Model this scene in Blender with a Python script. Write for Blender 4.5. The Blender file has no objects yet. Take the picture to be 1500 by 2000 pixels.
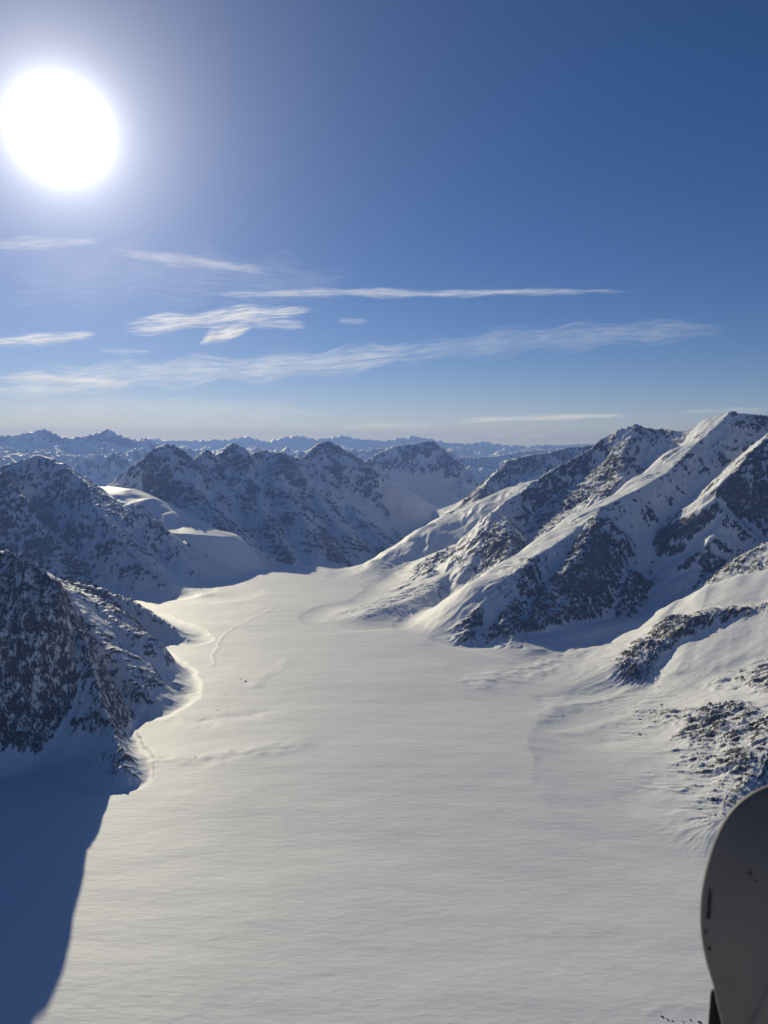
import bpy, math, random
import numpy as np
from mathutils import Vector, Matrix

random.seed(7); rng = np.random.RandomState(11)
sc = bpy.context.scene
COL = sc.collection
R = math.radians

# ------------------------------------------------------------------ camera
CAM_Z = 900.0
PITCH, ROLL = R(5.4), R(0.6)
F_PX = 1483.0                                  # focal length in photograph pixels (1500 x 2000)
cam_d = bpy.data.cameras.new('camera'); cam = bpy.data.objects.new('camera', cam_d); COL.objects.link(cam)
cam_d.sensor_fit = 'VERTICAL'; cam_d.sensor_height = 7.6; cam_d.lens = 7.6 * F_PX / 2000.0
cam_d.clip_start = 0.05; cam_d.clip_end = 900000.0
CAM_M = Matrix.Rotation(math.pi/2 - PITCH, 3, 'X') @ Matrix.Rotation(ROLL, 3, 'Z')
cam.matrix_world = Matrix.Translation((0, 0, CAM_Z)) @ CAM_M.to_4x4()
cam_d.dof.use_dof = True; cam_d.dof.focus_distance = 4000.0
cam_d.dof.aperture_fstop = 2.0
sc.camera = cam

def ray(u, v):
    return (CAM_M @ Vector(((u-750.0)/F_PX, (1000.0-v)/F_PX, -1.0))).normalized()
def at(u, v, Y):
    d = ray(u, v); t = Y / d.y
    return (d.x*t, Y, CAM_Z + d.z*t)

# ------------------------------------------------------------------ light
SUN = ray(118, 255)                            # where the sun stands
SUN_EL = math.asin(SUN.z); SUN_AZ = math.atan2(SUN.x, SUN.y)
w = bpy.data.worlds.new('World'); sc.world = w; w.use_nodes = True
nt = w.node_tree; nt.nodes.clear()
N = nt.nodes.new; L = nt.links.new
sky = N('ShaderNodeTexSky'); sky.sky_type = 'NISHITA'; sky.sun_disc = False
sky.sun_elevation = SUN_EL; sky.sun_rotation = SUN_AZ
sky.altitude = 3500; sky.air_density = 1.0; sky.dust_density = 0.3; sky.ozone_density = 1.5
bg = N('ShaderNodeBackground'); bg.inputs[1].default_value = 0.070
hs = N('ShaderNodeHueSaturation'); hs.inputs['Saturation'].default_value = 1.28; L(sky.outputs[0], hs.inputs['Color'])
tn = N('ShaderNodeMix'); tn.data_type = 'RGBA'; tn.blend_type = 'MULTIPLY'; tn.inputs[0].default_value = 1.0
L(hs.outputs[0], tn.inputs[6]); tn.inputs[7].default_value = (1.0, 0.90, 1.08, 1); L(tn.outputs[2], bg.inputs[0])
# the sun's disc with its aureole and lens glare painted into the sky round it, as a function of the angle from the sun
tc = N('ShaderNodeTexCoord'); dot = N('ShaderNodeVectorMath'); dot.operation = 'DOT_PRODUCT'
L(tc.outputs['Generated'], dot.inputs[0]); dot.inputs[1].default_value = SUN
def M(op, a, b=None, c=None, clamp=False):
    n = N('ShaderNodeMath'); n.operation = op; n.use_clamp = clamp
    for i, x in enumerate((a, b, c)):
        if x is None: continue
        if isinstance(x, (int, float)): n.inputs[i].default_value = x
        else: L(x, n.inputs[i])
    return n.outputs[0]
cl = M('MINIMUM', dot.outputs['Value'], 0.9999999)
ang = M('MULTIPLY', M('ARCCOSINE', cl), 180/math.pi)
def lobe(amp, width): return M('MULTIPLY', M('EXPONENT', M('MULTIPLY', ang, -1.0/width)), amp)
glow = M('ADD', M('ADD', lobe(40.0, 0.7), lobe(1.7, 3.0)), lobe(0.46, 10.0))
bg2 = N('ShaderNodeBackground'); bg2.inputs[0].default_value = (1.0, 0.97, 0.95, 1); L(glow, bg2.inputs[1])
add = N('ShaderNodeAddShader'); L(bg.outputs[0], add.inputs[0]); L(bg2.outputs[0], add.inputs[1])
wo = N('ShaderNodeOutputWorld'); L(add.outputs[0], wo.inputs[0])

sd = bpy.data.lights.new('sun', 'SUN'); sun = bpy.data.objects.new('sun', sd); COL.objects.link(sun)
sd.energy = 4.6; sd.angle = R(0.53); sd.color = (1.0, 0.92, 0.71)
sun.rotation_euler = (-SUN).to_track_quat('-Z', 'Y').to_euler(); sun.location = (0, 0, 3000)

sc.view_settings.view_transform = 'Standard'; sc.view_settings.look = 'None'
sc.view_settings.exposure = -0.38; sc.view_settings.gamma = 1.0; sc.view_settings.use_curve_mapping = False
sc.render.engine = 'CYCLES'
sc.cycles.max_bounces = 6; sc.cycles.diffuse_bounces = 3; sc.cycles.volume_bounces = 0
sc.cycles.transparent_max_bounces = 12

# ------------------------------------------------------------------ noise
_perm = np.random.RandomState(3).permutation(4096).astype(np.int32)
_ga = np.random.RandomState(5).rand(4096) * 2*np.pi
_gx = np.cos(_ga).astype(np.float32); _gy = np.sin(_ga).astype(np.float32)
def noise(x, y):
    """gradient noise, about -0.7..0.7"""
    xf = np.floor(x); yf = np.floor(y)
    fx = (x-xf).astype(np.float32); fy = (y-yf).astype(np.float32)
    xi = xf.astype(np.int32); yi = yf.astype(np.int32)
    ux = fx*fx*fx*(fx*(fx*6-15)+10); uy = fy*fy*fy*(fy*(fy*6-15)+10)
    def g(ix, iy, dx, dy):
        h = _perm[(ix + _perm[iy & 4095]) & 4095]
        return _gx[h]*dx + _gy[h]*dy
    a = g(xi, yi, fx, fy); b = g(xi+1, yi, fx-1, fy)
    c = g(xi, yi+1, fx, fy-1); d = g(xi+1, yi+1, fx-1, fy-1)
    return (a + ux*(b-a)) + uy*((c + ux*(d-c)) - (a + ux*(b-a)))
def fbm(x, y, octs=4, gain=.5, lac=2.03, off=0.0):
    s = 0; a = 1.0
    for i in range(octs):
        s = s + a*noise(x + 17.3*i + off, y - 9.1*i + off*1.7); a *= gain; x = x*lac; y = y*lac
    return s
def ridged(x, y, octs=4, gain=.5, lac=2.1, off=0.0):
    s = 0; a = 1.0; tot = 0
    for i in range(octs):
        n = 1 - np.abs(noise(x + 31.7*i + off, y + 5.3*i - off))*2.2
        s = s + a*n; tot += a*.5; a *= gain; x = x*lac; y = y*lac
    return s - tot
def sstep(a, b, x):
    t = np.clip((x-a)/(b-a), 0, 1); return t*t*(3-2*t)

# ------------------------------------------------------------------ the terrain, as a height field of crests
# crest: points (u, v, Y) found in the photograph with their distance; near / far = slope of the side towards / away from the camera
CRESTS = []
def crest(mid, pts, near, far, rnd=12, d0=1500, k=25, rib=22, ribw=110, rock=1.0, warp=1.0, dmax=3500, jag=1.0, skew=.6, rockd=700, bench=None, rockfar=1.0):
    P = np.array([at(*p) for p in pts]); CRESTS.append(dict(mid=mid, P=P, near=near, far=far, rnd=rnd, d0=max(2*d0, 1800), k=k,
        rib=rib, ribw=ribw, rock=rock, warp=warp, dmax=dmax, jag=jag, skew=skew, rockd=rockd, bench=bench, rockfar=rockfar))

# -- left, nearest
crest('A', [(246,1500,2010),(220,1420,2190),(190,1355,2270),(152,1235,2420),(120,1152,2440),(98,1132,2330),(60,1105,2330),(0,1082,2380),(-150,1010,2500),(-400,900,2700)],
      1.0, 2.2, rnd=8, d0=900, k=60, rib=34, ribw=110, rock=1.1, rockd=260, jag=1.6)
crest('B', [(312,1372,2720),(285,1310,2830),(240,1228,3000),(190,1178,3180),(118,1138,3400),(-20,1085,3600),(-200,1000,3900)],
      1.05, .62, rnd=12, d0=700, k=30, rib=16, ribw=80, rock=1.1, bench=(110, .9, 0))
crest('B', [(258,1330,2650),(215,1262,2800),(165,1205,2950),(120,1150,3100),(40,1100,3300)], 1.0, .6, rnd=16, d0=700, k=30, rib=12, ribw=80, rock=1.0, bench=(90, 1.0, 0))
crest('B', [(366,1256,3660),(335,1225,3720),(300,1200,3780),(250,1172,3850),(190,1150,3950),(118,1136,4050),(0,1095,4300),(-200,1020,4700)],
      1.0, .8, rnd=12, d0=700, k=40, rib=18, ribw=80, rock=1.25)
# -- left, middle
crest('C', [(312,1132,5050),(285,1105,5200),(250,1068,5400),(215,1030,5600),(188,985,5850),(165,942,6200),(120,905,6400),(78,888,6500),(30,905,6500),(0,912,6450),(-150,900,6300),(-400,870,6000)],
      .85, .7, rnd=14, d0=900, k=50, rib=26, ribw=130, rock=1.0)
crest('C', [(60,1060,5600),(30,1000,5900),(20,940,6200),(30,905,6500)], .9, .9, d0=600, rib=25, rock=1.2)
crest('C', [(-60,930,5700),(0,925,5600),(30,960,5500),(60,1010,5400),(110,1060,5300)], .9, .9, d0=500, rib=25, rock=1.2)
crest('C', [(400,1165,5000),(370,1158,5080),(330,1140,5200),(290,1110,5400),(240,1072,5700)], .35, .35, rnd=25, d0=600, k=40, rib=14, ribw=60, rock=.5)
crest('E', [(372,1024,6420),(335,1000,6500),(295,974,6600),(252,956,6750),(220,950,6900),(190,950,7050)], .12, .40, rnd=80, d0=1200, k=30, rib=0, rock=0, warp=.4, bench=(300, .9, .9))
crest('E', [(335,1045,5850),(300,1014,5900),(268,984,5950),(240,1003,5980),(205,1003,6000)], .8, .7, rnd=8, d0=500, rib=12, ribw=70, rock=1.0, warp=.5)
crest('E', [(385,1100,6000),(350,1075,6100),(300,1045,6200),(250,1030,6200)], .7, .5, rnd=25, d0=900, rib=14, rock=.8)
# -- the chain behind the glacier's end
crest('D', [(180,960,7600),(240,942,7800),(268,905,7900),(300,876,7950),(322,868,8000),(338,869,8000),(360,886,8050),(385,906,8200),(400,882,8400),(406,880,8400),(422,890,8450),(440,872,8600),(455,865,8650),(475,874,8700),(490,892,8800),(512,879,8900),(530,884,9000),(548,882,9050),(570,892,9200),(590,900,9400)],
      1.0, .9, rnd=10, d0=1100, k=40, rib=38, ribw=180, rock=.95, dmax=4500)
crest('D', [(590,900,9600),(612,874,10000),(640,862,10400),(655,868,10400),(680,884,10500),(705,902,10600),(720,935,10400),(738,972,10100),(757,1012,9600),(775,1045,8900)],
      .95, 1.2, rnd=10, d0=1200, k=40, rib=35, ribw=180, rock=1.2, dmax=4500)
crest('D', [(335,869,8000),(352,920,7800),(372,960,7500),(420,1000,7200),(455,1040,6900),(480,1075,6700)], .75, .7, rnd=14, d0=900, rib=26, rock=1.0)
crest('D', [(455,865,8650),(470,920,8300),(500,965,8000),(520,1010,7600),(545,1060,7200)], .8, .75, rnd=14, d0=900, rib=26, rock=1.0)
crest('D', [(548,882,9050),(530,925,8500),(560,965,8100),(590,1010,7700),(620,1055,7300)], .8, .75, rnd=14, d0=900, rib=26, rock=1.1)
crest('D', [(640,862,10400),(628,915,9800),(660,960,9300),(700,1010,8600),(735,1045,8100),(765,1065,7700)], .7, .8, rnd=14, d0=1000, rib=26, rock=1.1)
crest('D', [(590,900,9400),(610,950,8900),(640,1000,8300),(680,1040,7900)], .7, .7, rnd=14, d0=900, rib=22, rock=.9)
# -- the peak in the gap
crest('G', [(690,915,13800),(715,905,14000),(740,886,14000),(770,872,14000),(800,868,14100),(845,861,14200),(862,872,14200),(880,890,14200),(900,912,14400),(925,942,14600),(950,975,14600)],
      .9, .8, rnd=14, d0=1600, k=60, rib=85, ribw=300, rock=1.0, dmax=6000)
crest('G', [(872,905,14000),(868,935,13600),(835,965,13300),(790,985,13000),(750,1000,12800)], .6, .6, rnd=15, d0=1200, rib=55, ribw=220, rock=.8)
crest('G', [(895,912,14300),(915,945,13900),(905,985,13400),(880,1012,12900)], .6, .6, rnd=15, d0=1200, rib=55, ribw=220, rock=.8)
# -- right, behind
crest('H', [(905,1000,8600),(928,972,8800),(955,945,9000),(975,922,9100),(1000,898,9300),(1040,888,9600),(1075,884,10000),(1110,874,10400),(1150,871,10700),(1250,870,11000),(1400,860,11500)],
      .85, .8, rnd=10, d0=1000, k=40, rib=30, ribw=160, rock=1.3)
crest('H', [(1075,884,10000),(1060,915,9400),(1020,940,8800),(985,965,8300)], .8, .7, rnd=12, d0=800, rib=26, rock=.7)
# -- the long lit slope on the right bank
crest('S', [(705,1128,6000),(745,1090,6300),(790,1060,6500),(830,1030,6650),(880,1003,6800),(935,975,6850),(1000,950,6900),(1080,930,6800)],
      .15, .6, rnd=60, d0=3500, k=60, rib=34, ribw=170, rock=.35, dmax=4000)
crest('S', [(722,1200,4250),(745,1185,4380),(790,1175,4500),(840,1150,4800),(890,1110,5200),(940,1060,5700)], .5, .3, rnd=20, d0=1200, k=40, rib=16, ribw=80, rock=1.1, bench=(200,.3,.2))
# -- the big mountain on the right
crest('T', [(935,1085,5000),(945,1040,5200),(965,1000,5450),(1010,968,5700),(1050,937,5800),(1100,907,5850),(1150,879,5850),(1180,856,5850),(1215,838,5800),(1245,830,5750),(1275,838,5700),(1330,843,5500),(1375,832,5350),(1400,822,5200),(1425,805,5100),(1460,812,5150),(1500,812,5200),(1600,800,5300),(1800,820,5400)],
      1.0, 1.0, rnd=12, d0=1600, k=30, rib=26, ribw=120, rock=.9, rockd=420)
crest('T', [(1000,1122,4060),(1050,1086,4200),(1100,1055,4330),(1132,1028,4450),(1179,991,4580),(1240,960,4700),(1314,912,4880),(1361,866,4990),(1425,805,5100)],
      .95, .24, rnd=14, d0=1800, k=35, rib=20, ribw=100, rock=.8, warp=.6, bench=(200, .6, 0), rockd=200, rockfar=.7)
crest('T', [(919,1228,3770),(930,1195,3860),(955,1165,3950),(1000,1122,4060),(1050,1086,4200)],
      .85, .9, rnd=10, d0=1800, k=30, rib=24, ribw=90, rock=1.35, rockd=300)
crest('T', [(1036,1206,3760),(1062,1170,3860),(1084,1138,3960),(1118,1094,4110),(1153,1042,4300),(1172,1000,4480)], .9, .75, rnd=8, d0=700, k=25, rib=22, ribw=70, rock=1.5, rockd=220)
crest('T', [(1060,1212,3740),(1092,1190,3800),(1120,1150,3930),(1142,1112,4060)], .9, .8, rnd=8, d0=600, k=25, rib=18, ribw=60, rock=1.4, rockd=160)
crest('T', [(1218,1175,3930),(1228,1145,4020),(1240,1115,4120)], .9, .8, rnd=12, d0=500, k=25, rib=14, ribw=60, rock=1.5, rockd=110)
crest('T', [(1045,1278,3480),(1010,1246,3600),(985,1215,3740),(1000,1170,3900)], .75, .7, rnd=10, d0=500, k=35, rib=20, ribw=60, rock=1.4)
crest('T', [(985,1010,5200),(1000,1060,4850),(985,1100,4600),(950,1140,4300)], .95, .9, rnd=12, d0=700, k=30, rib=24, ribw=80, rock=1.2, rockd=260)
crest('T', [(1245,832,5750),(1225,880,5500),(1215,935,5200)], .8, .8, rnd=12, d0=700, k=30, rib=24, ribw=80, rock=1.0)
crest('U', [(1362,1112,4000),(1372,1075,4060),(1400,1035,4120),(1418,1002,4180),(1398,975,4260),(1405,950,4300),(1440,912,4360),(1470,880,4400),(1505,845,4450),(1650,800,4600),(1900,800,4800)],
      .9, .7, rnd=12, d0=1500, k=25, rib=22, ribw=110, rock=.95, warp=.5, rockd=380, rockfar=.5)
crest('U', [(1700,1000,3500),(1580,1040,3600),(1500,1060,3750)], .8, .8, d0=1000, rib=20, rock=1.0)
# -- right, nearest: the snow shoulder and the rocky slope under it
crest('V', [(1060,1250,3600),(1130,1225,3700),(1200,1215,3720),(1270,1203,3650),(1330,1172,3550),(1390,1140,3480),(1450,1122,3420),(1510,1112,3360),(1650,1090,3200),(1900,1060,3000)],
      .30, .35, rnd=60, d0=4000, k=45, rib=8, ribw=90, rock=.1, warp=.6)
crest('V', [(1262,1290,3020),(1300,1252,3090),(1345,1206,3130),(1400,1190,3120),(1482,1182,3060),(1560,1155,2980)], .85, .2, rnd=14, d0=500, k=30, rib=15, ribw=60, rock=1.15, warp=.6, rockd=150, bench=(60,.25,-.3))
crest('V', [(1300,1365,2750),(1380,1330,2800),(1450,1280,2850),(1520,1235,2850),(1700,1150,2800)], .3, .25, rnd=20, d0=1500, k=60, rib=8, ribw=60, rock=1.9)
crest('V', [(1376,1490,2150),(1420,1432,2280),(1500,1370,2400),(1600,1300,2500),(1800,1180,2700)], .32, .35, rnd=16, d0=1500, k=50, rib=8, ribw=55, rock=2.05)
crest('V', [(1408,1600,1800),(1440,1545,1880),(1500,1470,1980),(1600,1380,2100),(1800,1250,2300)], .34, .35, rnd=12, d0=1500, k=35, rib=8, ribw=50, rock=2.25)
# -- far ranges
crest('F1', [(-250,870,24000),(-100,862,24000),(0,852,24000),(38,847,24000),(62,840,24000),(78,838,24000),(92,842,24000),(110,852,24000),(140,856,24500),(165,852,24500),(190,847,24500),(213,838,24500),(238,850,24500),(275,862,24500),(292,857,24500),(320,868,24500),(370,878,24500)],
      .8, .7, rnd=20, d0=4500, k=60, rib=140, ribw=700, rock=.9, jag=1.5, dmax=9000)
crest('F1', [(420,896,21000),(520,890,23000),(600,886,24000),(700,880,24500),(760,876,24500),(812,872,24500),(870,882,24000),(940,900,23000)],
      .8, .7, rnd=20, d0=4500, k=60, rib=90, ribw=600, rock=.9, jag=2.2, dmax=9000)
crest('F2', [(230,858,40000),(290,856,40000),(340,860,40000),(400,860,41000),(440,858,41000),(480,853,41000),(520,862,41000),(545,856,41000),(585,850,41000),(615,858,42000),(670,850,42000),(710,857,42000),(745,860,42000),(775,856,42000),(812,852,42500),(840,857,42500),(880,866,42500),(905,867,43000),(945,863,43500),(980,869,43000),(1030,871,42500),(1100,869,42000),(1160,867,42000),(1300,870,42000),(1600,868,42000)],
      .7, .6, rnd=20, d0=7000, k=60, rib=230, ribw=1200, rock=.6, jag=2.5, dmax=14000)
crest('F2', [(900,895,20000),(960,893,22000),(1000,884,23000),(1050,880,24000),(1120,876,26000),(1250,872,28000),(1600,872,30000)],
      .5, .5, rnd=20, d0=4500, k=60, rib=90, ribw=600, rock=.9, jag=2.2, dmax=9000)

def base_height(x, y):
    Y = np.maximum(y, -3000)
    zb = -0.035*(Y-1000)
    end = 6450 + 250*fbm(x/1800.0, y*0, 2)
    t = np.maximum(Y-end, 0)
    zb = zb - 0.30*(np.sqrt(t*t + 300**2)-300)*(Y > end)
    zb = np.maximum(zb, -620 - 0.0*Y)
    return zb

def terrain(x, y, fine=True):
    r = np.hypot(x, y)
    # shared domain warp
    w1x = fbm(x/420, y/420, 3, off=3.1); w1y = fbm(x/420, y/420, 3, off=41.7)
    w2x = fbm(x/70, y/70, 2, off=8.8); w2y = fbm(x/70, y/70, 2, off=77.7)
    w3x = fbm(x/3500, y/3500, 2, off=18.8); w3y = fbm(x/3500, y/3500, 2, off=27.7)
    h = base_height(x, y)
    nl0 = fbm(x/330, y/330, 3, .55, off=53)
    mid = np.zeros(x.shape, np.int16); rock = np.zeros(x.shape, np.float32); mount = np.zeros(x.shape, np.float32); ribv = np.zeros(x.shape, np.float32)
    # rolling relief of ranges far away
    far = sstep(16000, 19000, r) * (1 - sstep(60000, 75000, r))
    fm = far > 0
    if fm.any():
        xx, yy = x[fm], y[fm]
        z = -500 + 1050*np.clip(ridged(xx/4600, yy/4600, 6, .56, off=5.5)*.8+.30, -.2, 1.15)
        z = z*far[fm] - 620*(1-far[fm])
        hh = h[fm]; win = z > hh; h[fm] = np.maximum(hh, z)
        m = mid[fm]; m[win] = MID['F1']; m[win & (r[fm] > 30000)] = MID['F2']; mid[fm] = m
        q = rock[fm]; q[win] = .45; rock[fm] = q
        q = mount[fm]; q[win] = 1; mount[fm] = q
    for ci, c in enumerate(CRESTS):
        P = c['P']; sca = max(1.0, np.median(P[:, 1])/5000.0)
        lo = P[:, :2].min(0)-c['dmax']; hi = P[:, :2].max(0)+c['dmax']
        sel = np.where((x > lo[0]) & (x < hi[0]) & (y > lo[1]) & (y < hi[1]))[0]
        if len(sel) == 0: continue
        xs, ys = x[sel], y[sel]
        wa = 30*c['warp']*min(sca, 2)
        xw = xs + wa*w1x[sel] + 9*c['warp']*w2x[sel]; yw = ys + wa*w1y[sel] + 9*c['warp']*w2y[sel]
        if sca > 3: xw = xw + 250*w3x[sel]; yw = yw + 250*w3y[sel]
        segs = []
        for i in range(len(P)-1):
            ax, ay, az = P[i]; bx, by, bz_ = P[i+1]; segs.append((ax, ay, az, bx-ax, by-ay, bz_-az, math.hypot(bx-ax, by-ay)))
        def seg_d(g):
            ax, ay, az, dx, dy, dz, ln = g
            t = np.clip(((xw-ax)*dx + (yw-ay)*dy)/(ln*ln), 0, 1)
            return t, np.sqrt((xw-ax-t*dx)**2 + (yw-ay-t*dy)**2)
        d = np.full(xs.shape, 1e9)
        for g in segs: d = np.minimum(d, seg_d(g)[1])
        tau = 7*sca + .10*d; sw = np.zeros(xs.shape); zc = np.zeros(xs.shape); side = np.zeros(xs.shape)
        for g in segs:
            ax, ay, az, dx, dy, dz, ln = g
            t, di = seg_d(g); wt = np.exp(-(di-d)/tau)
            camside = (dx*(0-ay) - dy*(0-ax)) > 0
            sdv = .5+.5*np.clip((dx*(yw-ay) - dy*(xw-ax))/ln/(di+1.0)*(1 if camside else -1), -1, 1)
            sw += wt; zc += wt*(az+t*dz); side += wt*sdv
        side /= sw; slope = c['far'] + (c['near']-c['far'])*side
        de = np.sqrt(d*d + c['rnd']**2) - c['rnd']
        drop = slope*c['d0']*np.log1p(de/c['d0'])
        if c['bench']:
            bw, b2, b3 = c['bench']; e2 = np.maximum(de-bw, 0); drop = drop + ((1-side)*b2 + side*b3)*(np.sqrt(e2*e2+40*40)-40)
        z = zc/sw - drop
        axd = P[-1][:2]-P[0][:2]; axd = axd/np.hypot(*axd)
        bs = (xs-P[0][0])*axd[0] + (ys-P[0][1])*axd[1]
        keep = (z > h[sel]-170) & (d < c['dmax'])
        sel = sel[keep]; z = z[keep]; d = d[keep]; s = bs[keep]; sg = side[keep]*2-1
        xs = xs[keep]; ys = ys[keep]
        if len(sel) == 0: continue
        rb = c['rib']; rw = c['ribw']; fade = sstep(-140, 50, z - h[sel])
        if rb > 0:
            # ribs and gullies that run down from the crest
            wv = w1x[sel]*1.3
            so = s + sg*(40+7*ci) + d*c['skew']
            n = ridged(so/rw + wv, d/(rw*4.5) + ci*7.7 + sg*.3, 3, .5)
            n2 = ridged(so/(rw*.32) + wv*2, d/(rw*1.6) + ci*3.1, 3, .55, off=9)
            amp = np.minimum(d/(rw*.9), 1)**.8
            rsel = c['rock']*(c['rockfar'] + (1-c['rockfar'])*(sg*.5+.5))*(1-.8*sstep(c['rockd']*.6, c['rockd']*1.3, d))*sstep(-.25, .25, nl0[sel] + .15)
            rough = .14*min(1, c['rock']*1.5) + .86*np.minimum(rsel, 1.2)
            z = z + fade*rb*rough*(n*amp + .40*n2*np.minimum(rsel, 1)*np.minimum(d/(rw*.25)+.15, 1))
            # crags on the crest itself
            z = z + rb*.30*c['jag']*c['rock']*ridged(s/(rw*.35)+ci, d*0+ci*1.3, 4, .6)*np.exp(-d/(rw*.5))
        rv = np.clip(n, -1, 1)*amp if rb > 0 else 0
        hh = h[sel]; k = (c['k'] + {'E': 20, 'A': 45, 'B': 60}.get(c['mid'], 90)*(1-mount[sel]))*(1.0 if sca < 2 else 2.5)
        t = np.clip(.5 + .5*(z-hh)/k, 0, 1)
        hn = hh + (z-hh)*t + k*t*(1-t)*.5
        win = z > hh
        h[sel] = hn; ribv[sel] = ribv[sel]*(1-t) + rv*t
        q = rock[sel]; rock[sel] = q*(1-t) + t*c['rock']*(c['rockfar'] + (1-c['rockfar'])*(sg*.5+.5))*(1-.75*sstep(c['rockd']*.6, c['rockd']*1.3, d))
        q = mount[sel]; mount[sel] = np.maximum(q, t)
        m = mid[sel]; m[win] = MID[c['mid']]; mid[sel] = m
        #CID
    return h, mid, rock, mount, w1x, w2x, ribv

MIDS = ['glacier', 'A', 'B', 'C', 'E', 'D', 'G', 'H', 'S', 'T', 'U', 'V', 'F1', 'F2']
MID = {m: i for i, m in enumerate(MIDS)}

def spaced(segs):
    out = []
    for a, b, n in segs: out.append(np.linspace(a, b, n, endpoint=False))
    return np.concatenate(out)
az = np.concatenate([spaced([(-150, -45, 30), (-45, -30.5, 40), (-30.5, 29.5, 760), (29.5, 45, 40), (45, 211, 48)])])
az_full = np.radians(az)
rr = np.exp(spaced([(math.log(60), math.log(900), 40), (math.log(900), math.log(1500), 130), (math.log(1500), math.log(6500), 820),
                    (math.log(6500), math.log(11500), 330), (math.log(11500), math.log(16000), 110), (math.log(16000), math.log(30000), 190), (math.log(30000), math.log(62000), 130)]))
A, RR = np.meshgrid(az_full, rr)
X = (RR*np.sin(A)).ravel(); Yc = (RR*np.cos(A)).ravel()
# in front only; behind the camera the snowfield simply goes on
h, mid, rock, mount, w1, w2, ribv = terrain(X, Yc)
ncol, nrow = len(az), len(rr)

def slope_of(hh):
    H = hh.reshape(nrow, ncol); Xg = X.reshape(nrow, ncol); Yg = Yc.reshape(nrow, ncol)
    du = np.roll(H, -1, 1)-np.roll(H, 1, 1); dxu = np.roll(Xg, -1, 1)-np.roll(Xg, 1, 1); dyu = np.roll(Yg, -1, 1)-np.roll(Yg, 1, 1)
    dv = np.gradient(H, axis=0)*2; dxv = np.gradient(Xg, axis=0)*2; dyv = np.gradient(Yg, axis=0)*2
    det = dxu*dyv - dxv*dyu
    gx = (du*dyv - dv*dyu)/det; gy = (dxu*dv - dxv*du)/det
    return np.hypot(gx, gy).ravel(), gx.ravel(), gy.ravel()

sl, gx, gy = slope_of(h)
# rocky roughness on steep ground, drifts on the rest
steep = sstep(.42, .85, sl*(.55+.45*np.minimum(rock, 1.6))) * np.minimum(rock, 1.3)
near = Yc < 12000
det_amp = np.where(near, 1.0, 0.0)
rg = np.zeros_like(h)
idx = np.where(near & (mount > .02))[0]
xi, yi = X[idx], Yc[idx]
rsz = np.clip(np.hypot(xi, yi)/4000, .5, 2)
rg[idx] = (11*ridged(xi/85, yi/85, 5, .62, off=2)*steep[idx] + 3.0*fbm(xi/40, yi/40, 3, .6, off=6)*steep[idx]
           + (2.0*fbm(xi/130, yi/130, 2, off=12) + 7*fbm(xi/330, yi/330, 2, off=15))*sstep(.35, 1.0, mount[idx])*(1-steep[idx]))*np.minimum(rsz, 1.6)
h = h + rg
# soft swells and wind ripples over the glacier
gl = np.where((mount < .98) & (Yc > -6000) & (np.hypot(X, Yc) < 9000))[0]
xg, yg = X[gl], Yc[gl]
h[gl] += (7*fbm(xg/900, yg/620, 2, off=4) + 1.8*fbm(xg/260, yg/120, 2, off=24) + 0.35*fbm(xg/95, yg/42, 3, off=14))*(1-mount[gl])
XW = X + 45*w1 + 8*w2; YW = Yc - 35*w1 + 10*w2
def gpt(u, v):
    d = ray(u, v); t = (CAM_Z-35)/(-d.z - .035*d.y); return d.x*t, d.y*t
for pts, amp, wd in [([(415,1300),(425,1255),(445,1235),(475,1220),(545,1188)], 5.0, 9), ([(668,1130),(672,1165)], 3, 8), ([(700,1150),(705,1195)], 4, 9),
                     ([(1056,1395),(1080,1380),(1130,1372),(1200,1360),(1270,1345)], 9, 38), ([(1090,1422),(1160,1412),(1260,1400)], 5, 34),
                     ([(1240,1330),(1150,1345),(1060,1360)], -5, 40), ([(940,1330),(1060,1300),(1180,1262)], 12, 90), ([(500,1340),(560,1290)], 2.5, 30),
                     ([(330,1400),(420,1410),(520,1395)], -4, 45), ([(300,1480),(420,1480),(560,1450)], 5, 60), ([(1180,1440),(1290,1450),(1370,1440)], -6, 50),
                     ([(1280,1530),(1200,1560)], -4, 45), ([(1290,1992),(1340,1978),(1420,1985)], 3.5, 9)]:
    if wd < 20: amp = amp*.3
    Q = [gpt(*p) for p in pts]; dd = np.full(X.shape, 1e9)
    for (ax, ay), (bx, by) in zip(Q, Q[1:]):
        dx, dy = bx-ax, by-ay; t = np.clip(((XW-ax)*dx + (YW-ay)*dy)/(dx*dx+dy*dy), 0, 1)
        dd = np.minimum(dd, np.hypot(XW-ax-t*dx, YW-ay-t*dy))
    h += amp*np.exp(-(dd/wd)**2)*(.7+.6*w2)
sl, gx, gy = slope_of(h)
nz = fbm(X/60, Yc/60, 4, .6, off=33)
nl = fbm(X/330, Yc/330, 3, .55, off=53)
Hq = h.reshape(nrow, ncol); bl = np.zeros_like(Hq); nb = 0
for k_ in (2, 4, 7):
    bl += np.roll(Hq, k_, 1) + np.roll(Hq, -k_, 1); nb += 2
    up = np.concatenate([Hq[k_:], np.repeat(Hq[-1:], k_, 0)]); dn = np.concatenate([np.repeat(Hq[:1], k_, 0), Hq[:-k_]])
    bl += up + dn; nb += 2
cv = ((Hq - bl/nb).ravel())/(np.hypot(X, Yc)*.0013*1.6)
cv = np.clip(cv, -.6, .6)
rk = sstep(.92, 1.34, sl*(.35+.6*np.minimum(rock, 2.6)) + (.22 + .25*np.clip((4500-Yc)/2000, 0, 1))*nz + .85*nl + .25*ribv + .55*cv)*sstep(.05, .6, rock)
rk = np.minimum(rk, .76 - .12*np.clip((3600-Yc)/1200, 0, 1))

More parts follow.
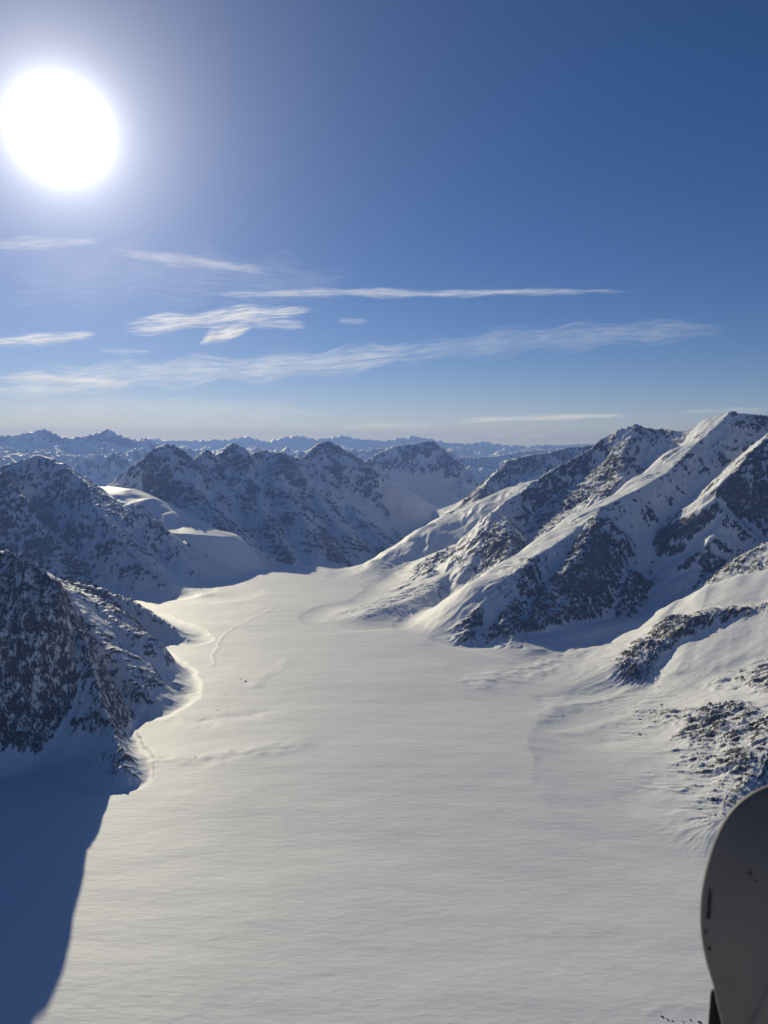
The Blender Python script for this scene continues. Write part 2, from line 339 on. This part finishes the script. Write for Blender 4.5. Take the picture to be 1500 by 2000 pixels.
# ------------------------------------------------------------------ materials
def new_mat(name):
    m = bpy.data.materials.new(name); m.use_nodes = True; t = m.node_tree; t.nodes.clear(); return m, t
class NB:
    def __init__(s, t): s.t = t
    def n(s, typ, ins=None, **kw):
        nd = s.t.nodes.new(typ)
        for k_, v_ in kw.items(): setattr(nd, k_, v_)
        for k_, v_ in (ins or {}).items():
            if isinstance(v_, bpy.types.NodeSocket): s.t.links.new(v_, nd.inputs[k_])
            else: nd.inputs[k_].default_value = v_
        return nd
    def math(s, op, a, b=0.0, clamp=False):
        nd = s.n('ShaderNodeMath', {0: a, 1: b}, operation=op, use_clamp=clamp); return nd.outputs[0]

def terrain_material(name, far=False):
    m, t = new_mat(name); b = NB(t)
    geo = b.n('ShaderNodeNewGeometry'); pos = geo.outputs['Position']
    at_ = b.n('ShaderNodeAttribute', attribute_name='rock', attribute_type='GEOMETRY').outputs['Fac']
    nA = b.n('ShaderNodeTexNoise', {'Vector': pos, 'Scale': .030 if not far else .004, 'Detail': 6, 'Roughness': .7}).outputs['Fac']
    mpr = b.n('ShaderNodeMapping', {'Vector': pos, 'Scale': (.16, .16, .045)}).outputs[0]
    nB = b.n('ShaderNodeTexNoise', {'Vector': mpr, 'Scale': 1.0 if not far else .2, 'Detail': 6, 'Roughness': .75, 'Distortion': .6}).outputs['Fac']
    n1 = b.math('ADD', b.math('MULTIPLY', nA, .50), b.math('MULTIPLY', nB, .50))
    # snow clings to the rock in broken patches
    mk = b.math('ADD', at_, b.math('MULTIPLY', b.math('SUBTRACT', n1, .5), 2.9))
    mask = b.n('ShaderNodeMapRange', {'Value': mk, 'From Min': .52, 'From Max': .68}, interpolation_type='SMOOTHSTEP').outputs[0]
    n2 = b.n('ShaderNodeTexNoise', {'Vector': pos, 'Scale': .09, 'Detail': 5, 'Roughness': .65}).outputs['Fac']
    n3 = b.n('ShaderNodeTexNoise', {'Vector': pos, 'Scale': .004, 'Detail': 3}).outputs['Fac']
    ramp = b.n('ShaderNodeValToRGB', {'Fac': n2}); cr = ramp.color_ramp
    cr.elements[0].position = .3; cr.elements[0].color = (.040, .037, .036, 1)
    cr.elements[1].position = .72; cr.elements[1].color = (.20, .178, .158, 1)
    e = cr.elements.new(.5); e.color = (.095, .086, .080, 1)
    snow = b.n('ShaderNodeMix', {'Factor': n3, 'A': (.82, .82, .83, 1), 'B': (.86, .86, .86, 1)}, data_type='RGBA')
    b.t.links.new(n3, snow.inputs[0])
    snow.inputs[6].default_value = (.80, .81, .83, 1); snow.inputs[7].default_value = (.86, .86, .86, 1)
    col = b.n('ShaderNodeMix', data_type='RGBA')
    b.t.links.new(mask, col.inputs[0]); b.t.links.new(snow.outputs[2], col.inputs[6]); b.t.links.new(ramp.outputs[0], col.inputs[7])
    # relief: crags in the rock, sastrugi in the snow
    mp = b.n('ShaderNodeMapping', {'Vector': pos, 'Scale': (.028, .075, .04), 'Rotation': (0, 0, R(12))}).outputs[0]
    s1 = b.n('ShaderNodeTexNoise', {'Vector': mp, 'Scale': 1.0, 'Detail': 3, 'Roughness': .5, 'Distortion': .3}).outputs['Fac']
    r1 = b.n('ShaderNodeTexNoise', {'Vector': pos, 'Scale': .06, 'Detail': 6, 'Roughness': .7}).outputs['Fac']
    hgt = b.math('ADD', b.math('MULTIPLY', s1, 1.15), b.math('MULTIPLY', b.math('MULTIPLY', r1, mask), 14.0 if not far else 40.0))
    bump = b.n('ShaderNodeBump', {'Height': hgt, 'Strength': .9, 'Distance': 1.0})
    rough = b.n('ShaderNodeMapRange', {'Value': mask, 'To Min': .62, 'To Max': .9}).outputs[0]
    bs = b.n('ShaderNodeBsdfPrincipled', {'Base Color': col.outputs[2], 'Roughness': rough, 'Normal': bump.outputs[0]})
    bs.inputs['Specular IOR Level'].default_value = .22
    b.n('ShaderNodeOutputMaterial', {'Surface': bs.outputs[0]})
    return m
MAT_T = terrain_material('snow_and_rock'); MAT_F = terrain_material('far_snow_and_rock', True)

# ------------------------------------------------------------------ terrain meshes
I = np.arange(nrow*ncol).reshape(nrow, ncol)
I2 = np.concatenate([I, I[:, :1]], 1)
quads = np.stack([I2[:-1, :-1], I2[1:, :-1], I2[1:, 1:], I2[:-1, 1:]], -1).reshape(-1, 4)
fm = mid[quads[:, 0]]
co = np.stack([X, Yc, h], 1).astype(np.float32)
def mesh_obj(name, co, faces, mat, attr=None, smooth=True):
    me = bpy.data.meshes.new(name); nv, nf = len(co), len(faces); k = faces.shape[1]
    me.vertices.add(nv); me.vertices.foreach_set('co', co.astype(np.float32).ravel())
    me.loops.add(nf*k); me.loops.foreach_set('vertex_index', faces.astype(np.int32).ravel())
    me.polygons.add(nf); me.polygons.foreach_set('loop_start', (np.arange(nf)*k).astype(np.int32))
    me.polygons.foreach_set('loop_total', np.full(nf, k, np.int32))
    if attr is not None:
        a = me.attributes.new('rock', 'FLOAT', 'POINT'); a.data.foreach_set('value', attr.astype(np.float32))
    me.update(); me.validate()
    if smooth: me.polygons.foreach_set('use_smooth', np.ones(nf, bool))
    me.materials.append(mat)
    o = bpy.data.objects.new(name, me); COL.objects.link(o); return o
INFO = {
 'glacier': ('glacier', 'broad smooth snow-covered glacier filling the valley floor in sunlight'),
 'A': ('mountain_spur', 'dark rocky snow-dusted spur at the left edge that drops to the near glacier'),
 'B': ('mountain_spur', 'group of lower rock and snow ribs on the left bank behind the nearest dark spur'),
 'C': ('mountain', 'shaded rocky mountain at the left with a pointed top above a smooth blue snow face'),
 'E': ('snow_saddle', 'sunlit smooth snow dome and small pointed rock between two shaded mountains'),
 'D': ('mountain_chain', 'chain of shaded pointed peaks standing behind the far end of the glacier'),
 'G': ('mountain', 'broad blue shaded peak standing in the gap at the head of the far valley'),
 'H': ('mountain', 'dark rocky ridge just behind the left shoulder of the big right-hand mountain'),
 'S': ('mountain_slope', 'long gently rolling sunlit snow slope on the right bank of the glacier'),
 'T': ('mountain', 'huge snow and rock mountain on the right with a bright diagonal snow crest'),
 'U': ('mountain', 'steep snow ridge with dark cliffs at the right edge above the shaded bowl'),
 'V': ('mountain_slope', 'rounded sunlit snow shoulder with rock outcrops at the lower right'),
 'F1': ('mountain_range', 'nearer of the blue hazy mountain ranges on the left of the horizon'),
 'F2': ('mountain_range', 'farthest pale blue mountain range running along the whole horizon'),
}
for i, key in enumerate(MIDS):
    fs = quads[fm == i]
    if len(fs) == 0: continue
    used, inv = np.unique(fs.ravel(), return_inverse=True)
    o = mesh_obj(INFO[key][0], co[used], inv.reshape(-1, 4), MAT_F if key in ('G', 'F1', 'F2') else MAT_T, rk[used])
    o['kind'] = 'structure'; o['label'] = INFO[key][1]
print('terrain quads', len(quads), 'z', h.min(), h.max())

# ------------------------------------------------------------------ haze
def box_obj(name, lo, hi):
    x0, y0, z0 = lo; x1, y1, z1 = hi
    c = np.array([(x0,y0,z0),(x1,y0,z0),(x1,y1,z0),(x0,y1,z0),(x0,y0,z1),(x1,y0,z1),(x1,y1,z1),(x0,y1,z1)])
    f = np.array([(0,3,2,1),(4,5,6,7),(0,1,5,4),(1,2,6,5),(2,3,7,6),(3,0,4,7)])
    m, t = new_mat('haze'); b = NB(t)
    v = b.n('ShaderNodeVolumePrincipled', {'Color': (.23, .39, 1.0, 1), 'Density': 3.3e-5, 'Anisotropy': .3, 'Absorption Color': (.35, .35, .35, 1)})
    b.n('ShaderNodeOutputMaterial', {'Volume': v.outputs[0]})
    o = mesh_obj(name, c, f, m, smooth=False); return o
hz = box_obj('haze', (-63500, -63500, float(h.min())-40), (63500, 63500, max(1450.0, float(h.max())+30)))
hz['kind'] = 'stuff'; hz['label'] = 'thin blue haze that fades the far mountains'

# ------------------------------------------------------------------ ground lookup
Hg = h.reshape(nrow, ncol); lrr = np.log(rr)
def z_at(x, y):
    a = math.degrees(math.atan2(x, y)); r = math.hypot(x, y)
    j = int(np.clip(np.searchsorted(az, a)-1, 0, ncol-2)); i = int(np.clip(np.searchsorted(lrr, math.log(r))-1, 0, nrow-2))
    fa = (a-az[j])/(az[j+1]-az[j]); fr = (math.log(r)-lrr[i])/(lrr[i+1]-lrr[i])
    return (Hg[i,j]*(1-fa)+Hg[i,j+1]*fa)*(1-fr) + (Hg[i+1,j]*(1-fa)+Hg[i+1,j+1]*fa)*fr
def hit(u, v):
    d = ray(u, v); t = 300.0
    while t < 20000:
        x, y, z = d.x*t, d.y*t, CAM_Z + d.z*t
        zz = z_at(x, y)
        if z < zz: return x, y, zz
        t += max(1.5, (z-zz)*.5)
    return x, y, z

# ------------------------------------------------------------------ clouds: thin cirrus 8 km up, lit through by the sun
def cloud_material():
    m, t = new_mat('cirrus'); b = NB(t)
    uv = b.n('ShaderNodeUVMap').outputs[0]
    sh = b.n('ShaderNodeAttribute', attribute_name='rock', attribute_type='GEOMETRY').outputs['Fac']
    dens = b.n('ShaderNodeAttribute', attribute_name='density', attribute_type='OBJECT').outputs['Fac']
    seed = b.n('ShaderNodeObjectInfo').outputs['Random']
    off = b.n('ShaderNodeCombineXYZ', {0: b.math('MULTIPLY', seed, 90.0), 1: b.math('MULTIPLY', seed, 37.0)}).outputs[0]
    p = b.n('ShaderNodeVectorMath', {0: uv, 1: off}, operation='ADD').outputs[0]
    mp = b.n('ShaderNodeMapping', {'Vector': p, 'Rotation': (0, 0, R(-14)), 'Scale': (.012, .20, 1)}).outputs[0]
    f1 = b.n('ShaderNodeTexNoise', {'Vector': mp, 'Scale': 1.0, 'Detail': 6, 'Roughness': .62, 'Distortion': .5}).outputs['Fac']
    mp2 = b.n('ShaderNodeMapping', {'Vector': p, 'Rotation': (0, 0, R(25)), 'Scale': (.03, .30, 1)}).outputs[0]
    f2 = b.n('ShaderNodeTexNoise', {'Vector': mp2, 'Scale': 1.0, 'Detail': 4, 'Roughness': .6}).outputs['Fac']
    f = b.math('ADD', b.math('MULTIPLY', f1, .65), b.math('MULTIPLY', f2, .35))
    g = b.n('ShaderNodeMapRange', {'Value': b.math('ADD', f, b.math('MULTIPLY', b.math('SUBTRACT', sh, .6), .34)), 'From Min': .35, 'From Max': .84}, interpolation_type='SMOOTHSTEP').outputs[0]
    al = b.math('MULTIPLY', b.math('MULTIPLY', g, b.n('ShaderNodeMapRange', {'Value': sh, 'From Max': .45}, interpolation_type='SMOOTHSTEP').outputs[0]), dens, True)
    tl = b.n('ShaderNodeBsdfTranslucent', {'Color': (.96, .95, .97, 1)}); tr = b.n('ShaderNodeBsdfTransparent')
    mx = b.n('ShaderNodeMixShader', {0: al, 1: tr.outputs[0], 2: tl.outputs[0]})
    b.n('ShaderNodeOutputMaterial', {'Surface': mx.outputs[0]})
    return m
MAT_C = cloud_material()
def cloud(pts, hw, dens, label, taper=1.0):
    pts = np.array(pts, float); s = np.r_[0, np.cumsum(np.hypot(*np.diff(pts, axis=0).T))]
    n, k = max(24, int(s[-1]/9)), 9
    hw = np.interp(np.linspace(0, 1, n), np.linspace(0, 1, len(np.atleast_1d(hw))), np.atleast_1d(hw))
    q = np.linspace(0, s[-1], n); U = np.interp(q, s, pts[:, 0]); V = np.interp(q, s, pts[:, 1])
    for _ in range(3):
        V[1:-1] = (V[:-2]+2*V[1:-1]+V[2:])/4
    cov, sh, uv = [], [], []
    dm = ray(float(U.mean()), float(V.mean())); Y0 = dm.y*8000.0/max(dm.z, .012)
    for i in range(n):
        e = min(1, min(i, n-1-i)/(n*.22*taper))
        wob = 1 + .35*math.sin(i*.37 + pts[0, 0]) * .6
        for j in range(k):
            a = (j/(k-1))*2-1
            du = a*hw[i]*1.4; Yj = Y0*(1 + hw[i]/F_PX*(.12*math.sin(i*.5) + .25*(1-a*a)))
            cov.append(at(U[i]-du*.5, V[i]+du*wob, Yj)); sh.append(e*e*(3-2*e)*(1-abs(a)**2.2)); uv.append((q[i], a*hw[i]))
    idx_ = np.arange(n*k).reshape(n, k)
    F = np.stack([idx_[:-1, :-1], idx_[1:, :-1], idx_[1:, 1:], idx_[:-1, 1:]], -1).reshape(-1, 4)
    o = mesh_obj('cirrus_cloud', np.array(cov), F, MAT_C, np.array(sh))
    ul = o.data.uv_layers.new(name='UVMap'); vi = F.ravel(); ul.data.foreach_set('uv', np.array(uv, np.float32)[vi].ravel())
    o['density'] = float(dens); o['label'] = label; o['category'] = 'cloud'; o['group'] = 'thin cirrus clouds over the mountains'
cloud([(330,579),(450,575),(560,573),(700,571),(850,575),(1000,570),(1130,570),(1290,568)], [3,6,8,8,6,6,3], .42, 'very long thin straight cirrus streak across the middle of the sky')
cloud([(205,640),(300,634),(400,624),(480,613),(560,611),(640,604)], [12,18,18,16,13,7], .75, 'bright feathery cirrus streak rising to the right above the small white cloud')
cloud([(440,622),(520,632),(615,636)], [8,12,6], .4, 'faint tail hanging under the right end of the bright feathery streak')
cloud([(385,660),(415,656),(445,652),(475,645),(500,637)], [10,19,17,9,5], 1.0, 'small bright white puff of cloud just below the feathery streak')
cloud([(-60,670),(20,667),(90,662),(150,657),(215,654)], [9,12,12,12,7], .7, 'bright wispy cloud at the left edge level with the small white puff')
cloud([(-60,752),(100,745),(300,730),(500,720),(650,708),(800,690),(930,672)], [26,30,28,26,26,26,20], .40, 'broad combed cirrus veil low over the left half of the horizon')
cloud([(720,704),(850,684),(1000,667),(1150,656),(1300,648),(1480,640)], [14,24,26,24,20,12], .17, 'very faint wide cirrus veil continuing toward the right edge')
cloud([(-40,738),(60,738),(160,743),(275,753)], [8,9,8,5], .55, 'narrow bright cloud streak sloping down inside the broad veil at left')
cloud([(-60,762),(60,764),(190,762)], [8,10,6], .4, 'lowest streak of the broad veil at the left edge')
cloud([(190,488),(260,496),(340,507),(430,518),(500,527),(560,540)], [7,10,11,10,8,5], .32, 'faint cirrus streak under the sun sloping down to the right')
cloud([(-60,478),(40,478),(120,474),(220,470)], [12,14,11,6], .30, 'hazy streak at the left edge below the sun')
cloud([(640,836),(760,832),(880,830)], [5,6,4], .28, 'short pale streak above the centre of the horizon')
cloud([(840,824),(950,820),(1060,815),(1160,813),(1265,812)], [3,5,6,6,3], .5, 'long low pale streak above the horizon left of the big right mountain')
cloud([(925,853),(1000,851),(1095,851)], [3,4,3], .45, 'lowest thin streak touching the far ranges near the right mountain')
cloud([(1310,806),(1400,803),(1520,801)], [4,6,4], .2, 'faint streak just above the summit of the right mountain')
cloud([(-60,560),(150,545),(350,540),(560,556),(760,560)], [40,60,55,45,20], .10, 'very faint wide veil of cirrus under the sun at the left')
cloud([(-60,800),(200,795),(450,800),(700,815)], [14,22,20,10], .16, 'faint pale veil just above the left part of the horizon')
cloud([(655,624),(690,627),(725,628)], [5,7,4], .25, 'tiny faint wisp right of the bright feathery streak')
cloud([(180,684),(240,686),(310,687)], [4,5,3], .25, 'thin short wisp between the left wispy cloud and the broad veil')

# ------------------------------------------------------------------ rocks lying on the glacier
def rock_material():
    m, t = new_mat('boulder'); b = NB(t)
    geo = b.n('ShaderNodeNewGeometry'); pos = geo.outputs['Position']
    n_ = b.n('ShaderNodeTexNoise', {'Vector': pos, 'Scale': .9, 'Detail': 6, 'Roughness': .65}).outputs['Fac']
    ramp = b.n('ShaderNodeValToRGB', {'Fac': n_}); cr = ramp.color_ramp
    cr.elements[0].position = .3; cr.elements[0].color = (.05, .045, .038, 1); cr.elements[1].position = .75; cr.elements[1].color = (.2, .175, .14, 1)
    nzv = b.n('ShaderNodeSeparateXYZ', {0: geo.outputs['Normal']}).outputs[2]
    mk = b.n('ShaderNodeMapRange', {'Value': b.math('ADD', nzv, b.math('MULTIPLY', n_, .5)), 'From Min': 1.02, 'From Max': 1.1}).outputs[0]
    mx = b.n('ShaderNodeMix', data_type='RGBA'); b.t.links.new(mk, mx.inputs[0]); b.t.links.new(ramp.outputs[0], mx.inputs[6]); mx.inputs[7].default_value = (.83, .83, .84, 1)
    bu = b.n('ShaderNodeBump', {'Height': n_, 'Strength': .8, 'Distance': .6})
    bs = b.n('ShaderNodeBsdfPrincipled', {'Base Color': mx.outputs[2], 'Roughness': .85, 'Normal': bu.outputs[0]})
    b.n('ShaderNodeOutputMaterial', {'Surface': bs.outputs[0]}); return m
MAT_R = rock_material()
import bmesh
def boulder_mesh(seed):
    rs = np.random.RandomState(seed); bm = bmesh.new(); bmesh.ops.create_icosphere(bm, subdivisions=3, radius=1.0)
    pl = rs.randn(9, 3); pl /= np.linalg.norm(pl, axis=1)[:, None]; dd = rs.uniform(.55, .9, 9)
    for v in bm.verts:
        p = np.array(v.co); 
        for n_, d_ in zip(pl, dd):
            e = p @ n_ - d_
            if e > 0: p = p - n_*e*.92
        p = p*(1 + .05*math.sin(7*p[0]+seed)*math.cos(6*p[1]))
        v.co = (p[0], p[1]*.8, p[2]*.75)
    me = bpy.data.meshes.new('boulder'); bm.to_mesh(me); bm.free(); me.materials.append(MAT_R); return me
BM = [boulder_mesh(i) for i in range(4)]
rk_list = [
 (480,1331,7,'largest of the dark rocks on the snow right of the left-bank spurs'), (470,1327,5,'dark rock touching the upper left of the largest left-bank rock'),
 (472,1299,3,'small rock above the pair of dark rocks on the left of the glacier'), (430,1324,3,'small rock left of the pair of dark rocks'),
 (398,1323,3.5,'small flat rock nearest the rocky spur tip on the left'), (387,1283,3,'small rock below the tip of the farthest left spur'),
 (440,1357,3.5,'small rock in the snow hollow below the pair of dark rocks'), (425,1388,3.5,'left one of two small rocks lying side by side in the left snow'),
 (443,1389,3,'right one of two small rocks lying side by side in the left snow'), (417,1425,3,'lone small rock on the left snow fan'),
 (382,1480,3,'lowest small rock on the left snow fan'), (905,1332,3.5,'left one of a tiny pair of rocks on the open glacier right of centre'),
 (913,1333,3,'right one of a tiny pair of rocks on the open glacier right of centre'), (1099,1397,6,'dark rock on top of the rounded snow hump at right'),
 (1136,1365,3,'small rock on the ridge line behind the snow hump'), (1193,1340,2.5,'tiny rock behind the snow hump at right'),
 (1181,1416,2.5,'tiny rock in the hollow right of the snow hump'), (1205,1420,4,'narrow upright rock in the hollow right of the snow hump'),
 (1293,1986,3.4,'leftmost dark rock poking through the snow at the bottom edge'), (1303,1991,3.2,'dark rock beside the leftmost one at the bottom edge'),
 (1313,1994,2.4,'small rock in the middle of the cluster at the bottom edge'), (1334,1996,2.6,'rock half buried in snow at the bottom edge'),
 (1348,1992,2.8,'rock with snow on top near the bottom edge bracket'), (1366,1997,4.2,'wide dark rock beside the cockpit bracket at the bottom edge')]
for i, (u, v, s_, lab) in enumerate(rk_list):
    x, y, z = hit(u, v); o = bpy.data.objects.new('boulder', BM[i % 4]); COL.objects.link(o)
    o.location = (x, y, z + s_*.15); o.scale = (s_*.8, s_*.55, s_*.6); o.rotation_euler = (0, 0, i*1.9)
    o['label'] = lab; o['category'] = 'rock'; o['group'] = 'dark rocks poking through the glacier snow'

# ------------------------------------------------------------------ part of the aircraft beside the camera
def plastic(name, col, rough):
    m, t = new_mat(name); b = NB(t)
    tcn = b.n('ShaderNodeTexCoord').outputs['Object']
    n_ = b.n('ShaderNodeTexNoise', {'Vector': tcn, 'Scale': 9.0, 'Detail': 4}).outputs['Fac']
    g_ = b.n('ShaderNodeTexNoise', {'Vector': tcn, 'Scale': 900.0, 'Detail': 2}).outputs['Fac']
    mx = b.n('ShaderNodeMix', data_type='RGBA'); b.t.links.new(n_, mx.inputs[0])
    mx.inputs[6].default_value = (*[c*.8 for c in col], 1); mx.inputs[7].default_value = (*[c*1.2 for c in col], 1)
    bu = b.n('ShaderNodeBump', {'Height': g_, 'Strength': .25, 'Distance': .0006})
    bs = b.n('ShaderNodeBsdfPrincipled', {'Base Color': mx.outputs[2], 'Roughness': rough, 'Normal': bu.outputs[0]})
    b.n('ShaderNodeOutputMaterial', {'Surface': bs.outputs[0]}); return m
MAT_P = plastic('grey_brown_plastic', (.20, .168, .145), .6); MAT_D = plastic('black_plastic', (.012, .011, .012), .6)
ZC = 0.80                                            # distance from the camera, metres
AX = [CAM_M @ Vector(v_) for v_ in ((1,0,0), (0,1,0), (0,0,1))]
def cpt(u, v, back):                                 # point of the housing: back = metres behind its front plane
    D = ZC + back
    p = AX[0]*((u-750)/F_PX*D) + AX[1]*((1000-v)/F_PX*D) - AX[2]*D
    return (p.x, p.y, p.z + CAM_Z)
base_c = Vector(cpt(1560, 1925, .05))
root = bpy.data.objects.new('instrument_housing', None); COL.objects.link(root); root.location = base_c
root['label'] = 'dark grey-brown rounded cockpit housing cut off by the lower right edge'; root['category'] = 'aircraft housing'
outl = [(1560,1520),(1530,1525),(1500,1533),(1470,1546),(1440,1568),(1415,1599),(1395,1641),(1380,1690),(1370,1740),(1367,1790),(1370,1832),(1377,1870),(1386,1902),(1393,1926),
        (1400,1960),(1412,2010),(1425,2070),(1440,2140),(1700,2140),(1715,2060),(1735,1930),(1752,1850),(1760,1780),(1752,1700),(1730,1630),(1690,1570),(1640,1535),(1600,1523)]
def loft(name, outline, levels, mat, centre, parent=root, cap=True):
    """closed rounded body: the outline scaled about its centre at each level (scale, metres behind the front plane)"""
    O = np.array(outline, float)
    if len(O) < 60:                                   # finer outline
        P2 = []
        for i in range(len(O)):
            p0, p1, p2, p3 = O[i-1], O[i], O[(i+1) % len(O)], O[(i+2) % len(O)]
            for t in (0, .25, .5, .75):
                P2.append(.5*((2*p1)+(-p0+p2)*t+(2*p0-5*p1+4*p2-p3)*t*t+(-p0+3*p1-3*p2+p3)*t**3))
        O = np.array(P2)
    c = np.array(centre, float); vs, fs = [], []; n = len(O)
    for (sc_, bk) in levels:
        for p in O:
            q = c + (p-c)*sc_; vs.append(Vector(cpt(q[0], q[1], bk)) - parent_loc(parent))
    for l in range(len(levels)-1):
        for i in range(n):
            j = (i+1) % n; fs.append((l*n+i, l*n+j, (l+1)*n+j, (l+1)*n+i))
    fs.append(tuple(range(n-1, -1, -1))); fs.append(tuple((len(levels)-1)*n+i for i in range(n)))
    me = bpy.data.meshes.new(name); me.from_pydata([tuple(v) for v in vs], [], fs); me.update()
    bm = bmesh.new(); bm.from_mesh(me); bmesh.ops.recalc_face_normals(bm, faces=bm.faces); bm.to_mesh(me); bm.free()
    for p in me.polygons: p.use_smooth = len(p.vertices) == 4
    me.materials.append(mat); o = bpy.data.objects.new(name, me); COL.objects.link(o); o.parent = parent; return o
def parent_loc(p): return base_c
loft('shell', outl, [(.86, .16), (.94, .12), (1.0, .03), (1.0, .010), (.994, .004), (.98, .0015), (.93, -.002), (.80, -.012), (.6, -.024), (.35, -.033), (.12, -.036)], MAT_P, (1565, 1800))
br = [(1392,1930),(1386,1965),(1383,2005),(1381,2080),(1381,2150),(1470,2150),(1470,1960),(1430,1935)]
loft('bracket', br, [(.9, .14), (.97, .12), (1.0, .06), (.97, .05)], MAT_D if False else plastic('dark_bracket', (.03, .028, .026), .6), (1430, 2040))
sl_o = [(1386,1736),(1389,1752),(1390,1775),(1388,1792),(1384,1795),(1379,1793),(1381,1775),(1383,1752)]
loft('slot', sl_o, [(1.0, .012), (1.0, -.0045), (.8, -.005)], MAT_D, (1385, 1768))
def dot(name, u, v, r, lift, mat):
    loft(name, [(u+r*math.cos(a_), v+r*math.sin(a_)) for a_ in np.linspace(0, 2*math.pi, 10, endpoint=False)],
         [(1.0, lift+.01), (1.0, lift), (.7, lift-.0015), (.3, lift-.002)], mat, (u, v))
dot('screw', 1376, 1821, 2.8, -.002, MAT_D); dot('screw', 1385, 1854, 3.0, -.002, MAT_D)
MAT_K = plastic('worn_knob', (.05, .045, .045), .35)
dot('knob', 1465, 1707, 4.5, -.024, MAT_K); dot('knob', 1476, 1721, 4.5, -.0255, MAT_K)
